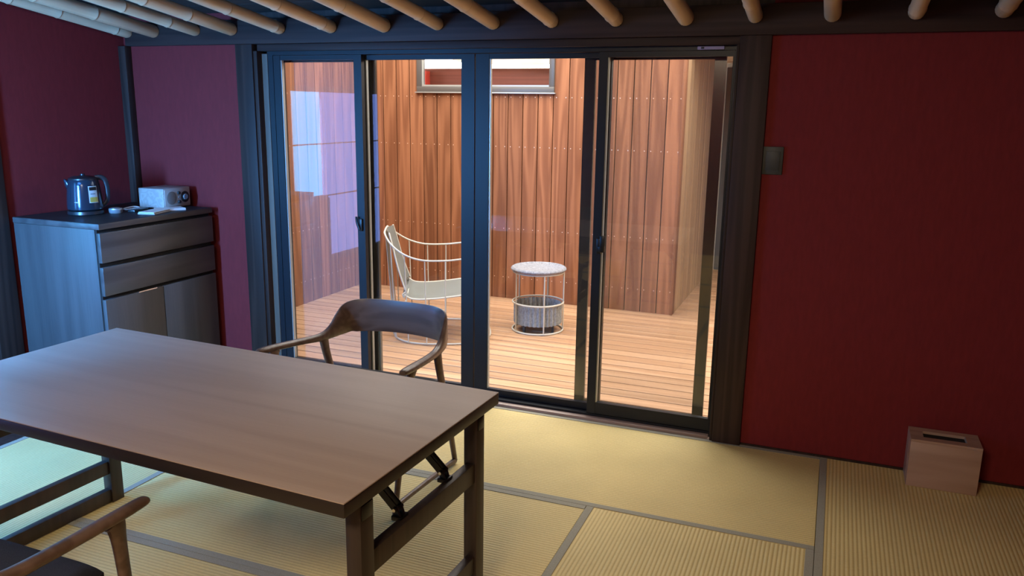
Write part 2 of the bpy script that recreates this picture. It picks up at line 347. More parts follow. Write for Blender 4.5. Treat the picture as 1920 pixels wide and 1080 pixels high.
curtain(wy0 + .02, -2.0, M_cur2, 'backlit violet-blue pleated curtain mirrored right of the cyan one', wz0)
S(B('window_backing', XL - .16, XL - .12, wy0 - .1, wy1 + .1, wz0 - .1, wz1 + .1, M_white))
bpy.data.objects['window_backing'].parent = w1
# ceiling boards, following the slope
cl = empty('ceiling'); S(cl, 'dark sloping ceiling boards above the bamboo poles')
ang = math.atan(.1436)
bmc = bmesh.new(); box(bmc, -.0, 0.0 + (XR - XL + .2), -.149, .149, 0, .02, .002)
proto = link('board', bmc, M_ceil, cl); proto.location = (XL - .1, .0, ceil_z(0)); proto.rotation_euler = (-ang, 0, 0)
for k in range(1, 19):
    y = -.302 * k * math.cos(ang); c = copy_of(proto, (XL - .1, y, ceil_z(y)), cl); c.rotation_euler = (-ang, 0, 0)
bm = bmesh.new(); box(bm, 0, XR - XL + .3, -5.7, .2, .02, .05)
bk = link('backing', bm, M_dark, cl); bk.location = (XL - .15, 0, ceil_z(0)); bk.rotation_euler = (-ang, 0, 0)

# bamboo poles
ends = [-4.068, -3.862, -3.554, -3.294, -2.967, -2.636, -2.309, -1.999, -1.693, -1.387, -1.072, -.750, -.447, -.131, .190, .504, .82]
words = ['first', 'second', 'third', 'fourth', 'fifth', 'sixth', 'seventh', 'eighth', 'ninth', 'tenth', 'eleventh', 'twelfth', 'thirteenth', 'fourteenth', 'fifteenth', 'sixteenth', 'seventeenth']
def bamboo(r, off):
    L = 5.05; prof = [(r * .86, 0), (r, .012)]; z = off
    nodes = []
    while z < L - .1:
        nodes.append(z); prof += [(r, z - .012), (r * 1.0, z - .004), (r * 1.07, z), (r * 1.05, z + .005), (r * .985, z + .012), (r * .99, z + .1)]; z += .33 + .05 * math.sin(z * 7 + off * 9)
    prof += [(r, L - .01), (r * .9, L)]
    prof = sorted(prof, key=lambda q: q[1])
    bm = bmesh.new(); lathe(bm, prof, 18)
    bn = bmesh.new(); lathe(bn, [(r * 1.0, -.0055), (r * 1.073, -.001), (r * 1.0, .004)], 18, caps=False)
    R_ = Matrix.Rotation(pi / 2, 4, 'X')      # z -> -y
    for b in (bm, bn): bmesh.ops.transform(b, matrix=R_, verts=b.verts)
    return bm, bn, nodes[:7]
var = []
for i, x in enumerate(ends):
    k = i % 5
    if len(var) <= k:
        bm, bn, nodes = bamboo([.034, .037, .032, .035, .033][k], [.10, .43, .22, .35, .06][k])
        o = link('bamboo_pole', bm, M_bamboo, None, True); nd = link('node_ring', bn, M_bnode, o, True); nd.location = (0, -nodes[0], 0)
        nds = [nd] + [copy_of(nd, (0, -q, 0), o) for q in nodes[1:]]; var.append((o, nds))
    else:
        o = var[k][0].copy(); COL.objects.link(o)
        for nd in var[k][1]: copy_of(nd, nd.location, o)
    o.location = (x, -.028, 2.008); o.rotation_euler = (-ang, random.uniform(0, 6) * 0, 0)
    tag(o, 'smoked bamboo ceiling pole, %s counted from the left wall' % words[i], 'pole', 'bamboo poles under the ceiling')

# ------------------------------------------------------------------ sliding door frame and leaves
df = empty('trim_10', (0, 0, 0)); S(df, 'black aluminium frame around the four sliding leaves')
B('frame_head', -3.115, -.507, .034, .165, 1.872, 1.895, M_alu, df); B('frame_sill', -3.115, -.507, .034, .165, .0, .028, M_alu, df)
B('frame_jamb', -3.115, -3.078, .034, .125, .028, 1.872, M_alu, df); B('frame_jamb', -.529, -.507, .034, .125, .028, 1.872, M_alu, df)
def leaf(name, x0, x1, sl, sr, y, label, zb, zt=1.845):
    e = empty(name, ((x0 + x1) / 2, y, .028)); S(e, label); c = (x0 + x1) / 2
    def P(n, a, b, z0, z1, m, ya=-.016, yb=.016):
        o = B(n, a - c, b - c, ya, yb, z0 - .028, z1 - .028, m, e); return o
    P('stile', x0, x0 + sl, .030, 1.870, M_alu); P('stile', x1 - sr, x1, .030, 1.870, M_alu)
    P('rail', x0 + sl, x1 - sr, .030, zb, M_alu, -.014, .014); P('rail', x0 + sl, x1 - sr, zt, 1.870, M_alu, -.014, .014)
    P('glass_pane', x0 + sl, x1 - sr, zb, zt, M_glass, -.002, .002)
    # glazing beads on both stiles; the pale one paints in the outside reflection
    P('glazing_bead', x0 + sl, x0 + sl + .006, zb, zt, M_aluedge, -.010, .010); P('glazing_bead', x1 - sr - .003, x1 - sr, zb, zt, M_gasket, -.008, .008)
    return e
D1 = leaf('door_1', -3.076, -2.500, .045, .048, .052, 'leftmost sliding glass leaf, on the inner track', .092)
D2 = leaf('door_2', -2.550, -1.845, .048, .075, .092, 'second sliding glass leaf from the left, on the outer track', .066)
D3 = leaf('door_3', -1.838, -1.115, .075, .050, .092, 'third sliding glass leaf from the left, on the outer track', .066)
D4 = leaf('door_4', -1.168, -.530, .044, .007, .052, 'rightmost sliding glass leaf, on the inner track', .092)
def fitting(bmf, mat_, parent, label, name='handle'):
    bm = bmesh.new(); bmf(bm); o = link(name, bm, mat_, parent, True)
    if label: o['label'] = label
    return o
def lock(bm):
    box(bm, -.012, .012, -.032, -.016, .885, .965, .003); box(bm, .002, .034, -.04, -.03, .895, .955, .004)
    box(bm, .008, .022, -.055, -.03, .915, .935, .004)
fitting(lambda bm: (box(bm, .0, .024, -.034, -.017, .86, .94, .004), box(bm, .010, .045, -.042, -.032, .872, .90, .004), box(bm, .02, .044, -.046, -.036, .87, .955, .004)), M_black, D4, 'black crescent lock', 'lock').location = (-.295, 0, 0)
fitting(lambda bm: (box(bm, .0, .02, -.03, -.017, .88, .95, .003), sweep(bm, [(-.012, -.034, .962), (-.008, -.036, .93), (.006, -.036, .89)], (.012, .014), 8)), M_black, D1, 'black pull lever', 'lever').location = (.255, 0, 0)
# insect screens outside, leaving slim gaps at the jambs
def screen(x0, x1, label, wl_=.055):
    c = (x0 + x1) / 2; e = empty('insect_screen', (c, .142, .028)); tag(e, label, 'screen'); w_ = .055
    for a, b in ((x0, x0 + wl_), (x1 - w_, x1)): B('stile', a - c, b - c, -.010, .010, .001, 1.84, M_screenf, e)
    B('rail', x0 + wl_ - c, x1 - w_ - c, -.010, .010, .001, .035, M_screenf, e); B('rail', x0 + wl_ - c, x1 - w_ - c, -.010, .010, 1.81, 1.84, M_screenf, e)
    B('mesh_panel', x0 + wl_ - c, x1 - w_ - c, -.0005, .0005, .035, 1.81, M_mesh, e)
screen(-3.118, -2.472, 'bronze-framed insect screen outside the leftmost glass leaf', .036)
screen(-1.268, -.578, 'bronze-framed insect screen outside the rightmost glass leaf')
# small sensor on frame head
o = B('door_sensor', -.700, -.578, .020, .034, 1.874, 1.889, M_sensor, None, .003); tag(o, 'small lavender-grey door sensor on the frame head, top right', 'sensor')
B('end_cap', -.014 - .03, -.03 + .0, -.0085, -.0065, .003, .012, M_ink, o)

# wall plate
o = B('switch_plate', -.371, -.283, -.010, -.0005, 1.322, 1.447, M_plate, None, .002); tag(o, 'dark grey switch plate on the red wall beside the right door post', 'switch plate')
B('rocker', -.03, .03, -.0075, -.004, .02, .105, M_plate, o, .001)

# ------------------------------------------------------------------ courtyard
ZD = -.03
dk = empty('deck', (0, 0, ZD)); S(dk, 'timber deck of the courtyard outside the sliding doors')
dx0, dx1 = -4.3, 1.3
bm = bmesh.new(); box(bm, dx0, dx1, -.0515, .0515, -.028, 0, .0025); bp_ = link('deck_board', bm, M_deck, dk); bp_.location = (0, .235, 0)
k = 1
while .235 + .1125 * k < 4.9:
    copy_of(bp_, (0, .235 + .1125 * k, 0), dk); k += 1
B('joist_bed', dx0, dx1, .17, 5.0, -.2, -.032, M_dark, dk)
# ragged per-board offset is read from object random in the material
HW = 2.5
def plank_wall(name, label, n, start, pitch, along, plane, m, zs=None, dir_='x', trimz=HW):
    e = empty(name); S(e, label)
    th = .018; nb = bmesh.new()
    for i in range(n):
        a = start + pitch * i + .0035; b = start + pitch * (i + 1) - .0035
        z0, z1 = ZD, trimz
        segs = [(z0, z1)]; notch = None
        if zs and b > zs[0] and a < zs[1]:
            if a < zs[0] or b > zs[1]: notch = (a, zs[0]) if a < zs[0] else (zs[1], b)
            else: segs = [(z0, zs[2]), (zs[3], z1)]
        for (p, q) in segs:
            jit = random.uniform(-.0015, .0015)
            bm = bmesh.new()
            if notch:
                m_ = (a + b) / 2; box(bm, notch[0] - m_, notch[1] - m_, jit, th + jit, 0, q - p)
                u0, u1 = (notch[1] - m_, b - m_) if notch[0] == a else (a - m_, notch[0] - m_)
                box(bm, u0, u1, jit, th + jit, 0, zs[2] - p); box(bm, u0, u1, jit, th + jit, zs[3] - p, q - p); bmesh.ops.remove_doubles(bm, verts=bm.verts, dist=.0001); loc = (m_, plane, p)
            elif dir_ == 'x': box(bm, -(b - a) / 2, (b - a) / 2, jit, th + jit, 0, q - p, .002); loc = ((a + b) / 2, plane, p)
            else: box(bm, -th + jit, jit, -(b - a) / 2, (b - a) / 2, 0, q - p, .002); loc = (plane, (a + b) / 2, p)
            o = link('plank', bm, m, e); o.location = loc
            for zn in (.16, .587, 1.283, 1.69, 2.2):
                if p + .02 < zn < q - .02:
                    for t in (.022, (b - a) - .022):
                        r = .0042
                        if dir_ == 'x': lathe_pt = Matrix.Translation((a + t, plane, zn)) @ Matrix.Rotation(pi / 2, 4, 'X')
                        else: lathe_pt = Matrix.Translation((plane, a + t, zn)) @ Matrix.Rotation(pi / 2, 4, 'Y')
                        g = bmesh.ops.create_circle(nb, cap_ends=True, segments=6, radius=r, matrix=lathe_pt @ Matrix.Translation((0, 0, .002)))
    no = link('nails', nb, M_nail, e); no['kind'] = 'stuff'
    return e
YB = 2.555
XB = -1.19
wc = plank_wall('wall_courtyard_back', 'stained cedar plank wall at the back of the deck', 21, -3.98, .1328, 'x', YB, M_cedar, (-3.50, -2.245, 1.73, 2.36))
B('batten', -4.2, XB - .02, YB + .02, YB + .1, ZD, HW, M_dark, wc)
bpy.data.objects['batten'].hide_render = False
# the opening for the awning window is left free: replace the batten by four pieces
bt = bpy.data.objects['batten']; bpy.data.objects.remove(bt)
for a in [(-4.2, -3.52, ZD, HW), (-2.225, XB - .02, ZD, HW), (-3.52, -2.225, ZD, 1.71), (-3.52, -2.225, 2.38, HW)]:
    B('batten', a[0], a[1], YB + .02, YB + .1, a[2], a[3], M_dark, wc)
B('corner_board', XB - .022, XB, YB - .006, YB + .10, ZD, HW, M_cedar, wc, .002)
ws = plank_wall('wall_courtyard_left', 'stained cedar plank wall on the left of the deck', 18, .17, .1325, 'y', -4.10, M_cedar, None, 'y')
B('batten', -4.2, -4.12, .1, 2.7, ZD, HW, M_dark, ws)
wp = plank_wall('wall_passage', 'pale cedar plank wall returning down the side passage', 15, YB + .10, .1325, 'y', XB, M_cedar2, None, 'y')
B('batten', XB - .1, XB - .02, YB + .02, 4.7, ZD, HW, M_dark, wp)
# house side faces towards the court
ex = empty('wall_exterior'); S(ex, 'outer face of the room wall towards the deck')
B('cladding', -4.2, -3.122, .142, .165, ZD, 2.5, M_cedar, ex); B('cladding', -.50, 1.4, .142, .165, ZD, 2.5, M_cedar, ex); B('cladding', -3.12, -.50, .142, .165, 1.90, 2.5, M_cedar, ex)
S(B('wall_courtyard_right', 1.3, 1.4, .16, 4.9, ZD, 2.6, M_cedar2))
# passage end: soffit, door
S(B('trim_11', XB, 1.4, 2.80, 4.74, 2.07, 2.11, M_whitep), 'white soffit over the side passage')
we = S(B('wall_passage_end', XB - .1, 1.4, 4.75, 4.85, ZD, 2.6, M_plaster))
dr = B('door_5', -1.16, -.30, 4.70, 4.75, ZD, 2.03, M_door, None, .004); S(dr, 'slate grey door at the end of the side passage')
bm = bmesh.new(); tube(bm, [(-.36, -.03, .80), (-.36, -.065, .81), (-.36, -.07, .84), (-.36, -.07, 1.16), (-.36, -.065, 1.19), (-.36, -.03, 1.20)], .010, 10)
h = link('handle', bm, M_brass, dr, True); h['label'] = 'polished brass pull handle'
# awning window in the plank wall
w2 = empty('window_2', (-2.872, YB, 1.73)); S(w2, 'grey framed awning window high in the plank wall')
W2 = .628
B('window_frame', -W2, W2, -.022, .05, -.004, .045, M_wframe, w2, .002); B('window_frame', -W2, W2, -.022, .05, .60, .64, M_wframe, w2, .002)
B('window_frame', -W2, -W2 + .045, -.022, .05, .045, .60, M_wframe, w2, .002); B('window_frame', W2 - .045, W2, -.022, .05, .045, .60, M_wframe, w2, .002)
B('window_sill', -W2 - .012, W2 + .012, -.035, .0, -.012, -.003, M_aluedge, w2, .001)
B('glass_pane', -W2 + .045, W2 - .045, .0, .004, .045, .60, M_glass2, w2)
B('glazing_bead', -W2 + .045, W2 - .045, -.012, -.001, .045, .058, M_aluedge, w2); B('glazing_bead', -W2 + .045, -W2 + .057, -.012, -.001, .058, .6, M_aluedge, w2)
# beyond that window: canopy and red timber
bm = bmesh.new(); va = []
for i in range(29):
    x = -5.3 + i * .13; va.append([bm.verts.new((x, 3.05 + t * .55, 2.07 - .004 * i + .03 * math.sin(i * .6) + t * .42 + .02 * math.sin(i * 1.1 + t * 5) - .10 * t * (1 - t / 3.0))) for t in (0, .5, 1, 1.5, 2, 2.5, 3)])
for a, b in zip(va, va[1:]):
    for q in range(6): bm.faces.new((a[q], a[q + 1], b[q + 1], b[q]))
g_ = bmesh.ops.solidify(bm, geom=bm.faces[:], thickness=.01)
tag(link('canopy', bm, M_canvas, None, True), 'cream canvas canopy seen through the high window', 'canopy')
B('cross_beam', -5.2, -1.9, 3.22, 3.30, 1.70, 1.955, M_maroon); tag(bpy.data.objects['cross_beam'], 'maroon timber beam seen through the high window under the canopy', 'beam')
B('red_post', -3.815, -3.72, 3.12, 3.215, ZD, 1.93, M_redpost); tag(bpy.data.objects['red_post'], 'bright red post seen at the left of the high window', 'post')
S(B('ground', -8, 6, .1, 9, -.34, -.30, M_plaster))

# ------------------------------------------------------------------ table
TH = -.045
tb = empty('folding_table', (-1.0055, -1.5842, 0), TH); tag(tb, 'long dark brown folding table with a smooth veneered top on the tatami', 'table')
TW, TD, TZ = 1.725, .845, .700
def T(name, x0, x1, y0, y1, z0, z1, m, bev=.002): return B(name, x0, x1, y0, y1, z0, z1, m, tb, bev)
bm = bmesh.new(); box(bm, -TW / 2, TW / 2, -TD / 2, TD / 2, 0, .004, .0015); o = link('tabletop', bm, M_table, tb, True); o.location = (-TW / 2, -TD / 2, TZ - .004)
bm = bmesh.new(); box(bm, -TW / 2, TW / 2, -TD / 2, TD / 2, 0, .0355, .003); o = link('edge_band', bm, M_tedge, tb, True); o.location = (-TW / 2, -TD / 2, TZ - .040)
def end_frame(xa, sgn):
    """xa = outer x of the legs; rails sit slightly inside"""
    x0, x1 = (xa - .045, xa) if sgn > 0 else (xa, xa + .045)
    for (a, b) in ((-.140, -.085), (-.768, -.712)):
        T('leg', x0, x1, a, b, 0, .660, M_tleg)
        T('corner_block', x1 - .002 if sgn > 0 else x0 - .003, x1 + .003 if sgn > 0 else x0 + .002, a + .008 if a > -.5 else a + .004, b - .008 if a > -.5 else b - .004, .612, .652, M_black, .001)
    xm0, xm1 = x0 + .010, x1 - .006
    T('rail', xm0, xm1, -.712, -.140, .440, .505, M_tleg); T('rail', xm0, xm1, -.712, -.140, .125, .180, M_tleg); T('rail', xm0, xm1, -.712, -.140, .004, .058, M_tleg)
    for yb in (-.275, -.530):
        bm = bmesh.new(); s = -1 if sgn > 0 else 1
        P0 = Vector(((x0 + x1) / 2 + s * .012, yb, .500)); P1 = Vector(((x0 + x1) / 2 + s * .024, yb + .003, .528)); P2 = Vector(((x0 + x1) / 2 + s * .165, yb + .006, .656))
        for dy in (-.011, .011):
            for A_, B_, w_ in ((P0, P1, .022), (P1, P2, .024)):
                sweep(bm, [A_ + Vector((0, dy, 0)), B_ + Vector((0, dy, 0))], (.006, w_), 8, power=5)
        sweep(bm, [P1 + Vector((0, -.018, 0)), P1 + Vector((0, .018, 0))], (.016, .016), 10)
        box(bm, P0.x - .02, P0.x + .012, yb - .02, yb + .02, .499, .512, .002); box(bm, P2.x - .03, P2.x + .03, yb - .012, yb + .035, .652, .6595, .002)
        br = link('folding_brace', bm, M_black, tb, True)
        bm = bmesh.new(); sweep(bm, [P1 + Vector((0, -.0215, .0)), P1 + Vector((0, .0215, 0))], (.010, .010), 10)
        link('rivet', bm, M_steel, br, True)
end_frame(-.010, 1); end_frame(-TW + .012, -1)

# ------------------------------------------------------------------ armchairs
def armchair(loc, rz, label):
    e = empty('armchair', loc, rz); tag(e, label, 'chair')
    # control sections: x,y,z, thickness, height
    C_ = [(-.333, -.305, .618, .024, .014), (-.331, -.285, .617, .034, .024), (-.325, -.20, .611, .038, .027), (-.308, -.06, .599, .034, .028), (-.287, .06, .590, .030, .036),
          (-.276, .130, .600, .028, .062), (-.264, .190, .624, .025, .112), (-.240, .240, .648, .021, .148), (-.18, .276, .655, .018, .156), (-.09, .295, .657, .017, .154), (0, .300, .657, .017, .152)]
    full = C_ + [(-a[0],) + a[1:] for a in C_[-2::-1]]
    sp = spline(full, 5); n = len(sp); i1, i2 = 4 * 5, n - 1 - 4 * 5
    def seg(name, a, b):
        bm = bmesh.new(); s_ = sp[a:b + 1]
        sweep(bm, [q[:3] for q in s_], [(q[3], q[4]) for q in s_], 14, power=2.6); return link(name, bm, M_walnut, e, True)
    seg('armrest', 0, i1); seg('backrest', i1, i2); seg('armrest', i2, n - 1)
    for s in (-1, 1):
        def leg(name, pts):
            q = spline(pts, 5); bm = bmesh.new(); sweep(bm, [(s * a[0], a[1], a[2]) for a in q], [(a[3], a[4]) for a in q], 12, power=2.5, upv=Vector((0, -1, 0))); return link(name, bm, M_walnut, e, True)
        leg('leg', [(.324, -.205, .606, .026, .060), (.322, -.215, .585, .026, .050), (.310, -.232, .50, .024, .036), (.295, -.262, .25, .023, .030), (.281, -.292, .0, .020, .020)])
        leg('leg', [(.283, .085, .592, .026, .060), (.284, .090, .555, .027, .050), (.283, .115, .47, .026, .040), (.279, .205, .22, .024, .030), (.275, .262, .055, .022, .026), (.275, .272, .018, .022, .022)])
        q = spline([(.275, .275, .014, .020, .024), (.275, .245, .018, .022, .026), (.277, 0, .034, .020, .022), (.281, -.280, .052, .018, .020)], 5)
        bm = bmesh.new(); sweep(bm, [(s * a[0], a[1], a[2]) for a in q], [(a[3], a[4]) for a in q], 12, power=2.5); link('runner', bm, M_walnut, e, True)
        bm = bmesh.new(); sweep(bm, [(s * .305, -.225, .405), (s * .283, .12, .385)], (.022, .040), 10, power=3); link('side_rail', bm, M_walnut, e, True)
    for yy, zz in ((-.205, .40), (.11, .38)):
        bm = bmesh.new(); sweep(bm, [(-.295, yy, zz), (.295, yy, zz)], (.022, .045), 10, power=3); link('cross_rail', bm, M_walnut, e, True)
    # padded seat
    bm = bmesh.new(); nx, ny = 14, 12; top = []; bot = []
    for i in range(nx + 1):
        for j in range(ny + 1):
            u, v = i / nx * 2 - 1, j / ny * 2 - 1
            su, sv = u * math.sqrt(1 - .16 * v ** 4), v * math.sqrt(1 - .16 * u ** 4)
            wx = .268 - .02 * (v + 1) / 2; x, y = su * wx, -.015 + sv * .235
            ed = max(abs(u), abs(v)); h = .455 - .012 * (1 - (u * u + v * v) / 2) - (.022 * ((ed - .82) / .18) ** 2 if ed > .82 else 0)
            top.append(bm.verts.new((x, y, h - .02 * (v + 1) / 2))); bot.append(bm.verts.new((x, y, .408 - .02 * (v + 1) / 2)))
    ix = lambda i, j: i * (ny + 1) + j
    for i in range(nx):
        for j in range(ny):
            bm.faces.new((top[ix(i, j)], top[ix(i + 1, j)], top[ix(i + 1, j + 1)], top[ix(i, j + 1)])); bm.faces.new((bot[ix(i, j)], bot[ix(i, j + 1)], bot[ix(i + 1, j + 1)], bot[ix(i + 1, j)]))
    for i in range(nx):
        for j in (0, ny): bm.faces.new((top[ix(i, j)], bot[ix(i, j)], bot[ix(i + 1, j)], top[ix(i + 1, j)]))
    for j in range(ny):
        for i in (0, nx): bm.faces.new((top[ix(i, j)], top[ix(i, j + 1)], bot[ix(i, j + 1)], bot[ix(i, j)]))
    link('seat', bm, M_seatf, e, True)['label'] = 'charcoal fabric seat pad'
    return e
armchair((-1.835, -1.03, .001), 0, 'walnut armchair with curved backrest behind the table, by the glass doors')
armchair((-1.935, -2.775, .001), pi, 'walnut armchair at the bottom left corner, in front of the table')

# ------------------------------------------------------------------ cabinet
CX0, CX1, CY0, CY1, CH = -4.115, -3.50, -.87, -.055, .995
cb = empty('cabinet', ((CX0 + CX1) / 2, (CY0 + CY1) / 2, 0)); tag(cb, 'dark grey-brown wooden cabinet with drawers and doors in the left corner', 'cabinet')
ccx, ccy = (CX0 + CX1) / 2, (CY0 + CY1) / 2
def K(name, x0, x1, y0, y1, z0, z1, m, bev=.0015): return B(name, x0 - ccx, x1 - ccx, y0 - ccy, y1 - ccy, z0, z1, m, cb, bev)
K('worktop', CX0, CX1, CY0, CY1, CH - .030, CH - .0015, M_cabh)
K('top_shade', CX0 + .003, CX1 - .003, CY0 + .003, CY1 - .003, CH - .0015, CH, M_ctop, 0)  # thin darker sheet: shade on the level top put into its colour
K('body', CX0 + .003, CX1 - .035, CY0 + .001, CY1 - .003, .0, CH - .031, M_cab)
K('front_recess', CX1 - .0345, CX1 - .0245, CY0 + .006, CY1 - .006, .04, CH - .031, M_dark, 0)
K('plinth', CX0 + .02, CX1 - .05, CY0 + .02, CY1 - .02, .0, .05, M_dark)
zt = CH - .045
K('drawer', CX1 - .024, CX1 - .001, CY0 + .002, CY1 - .002, .792, zt - .004, M_cabh); K('drawer', CX1 - .024, CX1 - .001, CY0 + .002, CY1 - .002, .618, .768, M_cabh)
ym = CY0 + .395
d1 = K('door', CX1 - .024, CX1 - .002, CY0 + .002, ym - .002, .055, .598, M_cab); K('door', CX1 - .024, CX1 - .002, ym + .002, CY1 - .002, .055, .598, M_cab)
B('handle', .006, .0135, .02, .15, .540, .546, M_steel, d1)
for n_, z0, z1 in (('drawer_lip', .770, .790), ('drawer_lip', .599, .616)):
    K(n_, CX1 - .034, CX1 - .022, CY0 + .004, CY1 - .004, z0, z1, M_dark, 0)

# kettle
kt = empty('electric_kettle', (-3.885, -.605, CH + .0005), math.atan2(.77, .64)); tag(kt, 'steel-blue electric kettle with a yellow and white tag on the cabinet', 'kettle')
bm = bmesh.new(); lathe(bm, [(.088, 0), (.092, .004), (.090, .020), (.080, .024)], 36); link('power_base', bm, M_kdark, kt, True)
bm = bmesh.new(); lathe(bm, [(.080, .025), (.090, .030), (.091, .045), (.087, .10), (.081, .16), (.076, .186), (.073, .190)], 40); link('body', bm, M_kettle, kt, True)
bm = bmesh.new(); lathe(bm, [(.073, .190), (.072, .197), (.055, .206), (.020, .210), (.012, .212), (.012, .220), (.004, .222)], 32); link('lid', bm, M_kdark, kt, True)
bm = bmesh.new(); sweep(bm, [(-.062, 0, .150), (-.075, 0, .168), (-.086, 0, .186), (-.091, 0, .192)], [(.045, .05), (.042, .036), (.030, .018), (.022, .010)], 12); link('spout', bm, M_kettle, kt, True)
bm = bmesh.new(); q = spline([(.060, 0, .196, .030, .014), (.090, 0, .198, .028, .016), (.110, 0, .178, .026, .018), (.117, 0, .12, .024, .018), (.110, 0, .07, .022, .016), (.088, 0, .045, .022, .016)], 6)
sweep(bm, [a[:3] for a in q], [(a[3], a[4]) for a in q], 12, power=3, upv=Vector((0, 1, 0)));
link('handle', bm, M_kdark, kt, True)
# hang tag on camera side of the body (local direction towards camera is about -y)
def curved_patch(name, a0, a1, z0, z1, dr, m, parent):
    bm = bmesh.new(); rows = []
    for i in range(9):
        a = a0 + (a1 - a0) * i / 8
        rows.append([bm.verts.new(((.0915 - .07 * (z - .03) * .9 + dr) * math.cos(a), (.0915 - .07 * (z - .03) * .9 + dr) * math.sin(a), z)) for z in (z0, z1)])
    for a, b in zip(rows, rows[1:]): bm.faces.new((a[0], b[0], b[1], a[1]))
    bmesh.ops.solidify(bm, geom=bm.faces[:], thickness=.0008)
    return link(name, bm, m, parent)
A0 = -pi / 2 + .22
tg = curved_patch('hang_tag', A0, A0 + .55, .068, .158, .0025, M_white, kt); tg['label'] = 'white and yellow product tag'
curved_patch('print_block', A0 + .05, A0 + .50, .135, .153, .0042, M_ink, tg); curved_patch('print_block', A0 + .04, A0 + .51, .072, .098, .0042, M_yellow, tg)
curved_patch('print_block', A0 + .10, A0 + .40, .114, .118, .0042, M_greyp, tg)
curved_patch('brand_mark', -pi / 2 - .62, -pi / 2 - .36, .070, .0745, .0012, M_white, kt)
# radio
rd = empty('table_radio', (-3.755, -.165, CH + .0005)); tag(rd, 'pale wooden table radio with round speaker on the cabinet in the corner', 'radio')
bm = bmesh.new(); box(bm, -.088, .100, -.105, .105, .006, .118, .004); link('case', bm, M_radio, rd, True)
B('front_panel', .0995, .104, -.098, .098, .013, .111, M_radf, rd, .001)
def disc(name, y, z, r, d, m, parent, x=.104):
    bm = bmesh.new(); lathe(bm, [(r, 0), (r, d * .7), (r * .9, d)], 28); bmesh.ops.transform(bm, matrix=Matrix.Translation((x, y, z)) @ Matrix.Rotation(pi / 2, 4, 'Y'), verts=bm.verts)
    return link(name, bm, m, parent, True)
disc('speaker', -.048, .062, .038, .003, M_grill, rd); dl = disc('tuning_dial', .058, .062, .033, .003, M_ink, rd); disc('dial_centre', .058, .062, .017, .009, M_greyp, dl)
disc('knob', .008, .088, .010, .010, M_ink, rd); disc('knob', .008, .036, .010, .010, M_ink, rd); disc('knob', .008, .062, .005, .004, M_greyp, rd)
for a in (-.09, .09):
    for b in (-.07, .08): B('foot', b - .008, b + .008, a - .008, a + .008, 0, .006, M_ink, rd)
# small things between kettle and radio
def T3(name, label, cat, loc, rz): e = empty(name, loc, rz); tag(e, label, cat); return e
e = T3('tissue_dish', 'small grey round lidded dish right of the kettle', 'dish', (-3.775, -.505, CH + .0005), 0)
bm = bmesh.new(); lathe(bm, [(.030, 0), (.034, .004), (.036, .020), (.034, .022)], 28); link('bowl', bm, M_greyp, e, True)
bm = bmesh.new(); lathe(bm, [(.036, .022), (.035, .027), (.020, .031), (.004, .032)], 28); link('lid', bm, M_aluedge, e, True)
e = T3('remote_control', 'dark remote control lying beside the round dish', 'remote control', (-3.735, -.385, CH + .0005), .25)
B('case', -.022, .022, -.07, .07, 0, .016, M_kdark, e, .004)
for i in range(3):
    for j in range(4): B('button', -.015 + i * .011, -.007 + i * .011, -.045 + j * .02, -.035 + j * .02, .016, .0175, M_greyp, e)
e = T3('leaflet_stack', 'stack of grey and white leaflets near the front of the cabinet top', 'leaflets', (-3.60, -.40, CH + .0005), .25)
for i in range(4): B('leaflet', -.05 + .002 * i, .052 - .002 * i, -.085, .088 - .004 * i, .0035 * i, .0035 * i + .003, M_white if i % 2 else M_greyp, e)
e = T3('white_booklet', 'open white booklet leaning on the leaflets before the radio', 'booklet', (-3.62, -.265, CH + .0005), -.5)
B('cover', -.045, .05, -.075, .075, 0, .010, M_white, e, .001); B('page', -.043, .048, -.0745, .074, .0101, .0125, M_white, e)
e = T3('power_cord', 'thin white power cord curled in front of the radio', 'cord', (0, 0, 0), 0)
bm = bmesh.new(); tube(bm, spline([(-3.86, -.22, 1.0), (-3.84, -.29, .9995), (-3.80, -.33, 1.004), (-3.82, -.38, .9995), (-3.87, -.36, .9995), (-3.85, -.30, 1.006), (-3.79, -.30, .9995), (-3.74, -.34, 1.0)], 6), .0035, 8); link('wire', bm, M_white, e, True)

# ------------------------------------------------------------------ waste / tissue box
BX0, BX1, BY0, BY1, BH = .357, .633, -.166, -.006, .218
bn_ = empty('waste_box', ((BX0 + BX1) / 2, (BY0 + BY1) / 2, 0)); tag(bn_, 'light wooden rectangular waste box with a slotted top against the red wall', 'box')
hx, hy = (BX1 - BX0) / 2, (BY1 - BY0) / 2
B('side_board', -hx, hx, -hy, -hy + .012, .001, BH - .0125, M_bin, bn_, .001); B('side_board', -hx, hx, hy - .012, hy, .001, BH - .0125, M_bin, bn_, .001)
B('side_board', -hx, -hx + .012, -hy + .0125, hy - .0125, .001, BH - .0125, M_bin, bn_, .001); B('side_board', hx - .012, hx, -hy + .0125, hy - .0125, .001, BH - .0125, M_bin, bn_, .001)
B('base_board', -hx + .0125, hx - .0125, -hy + .0125, hy - .0125, .001, .012, M_bin, bn_)
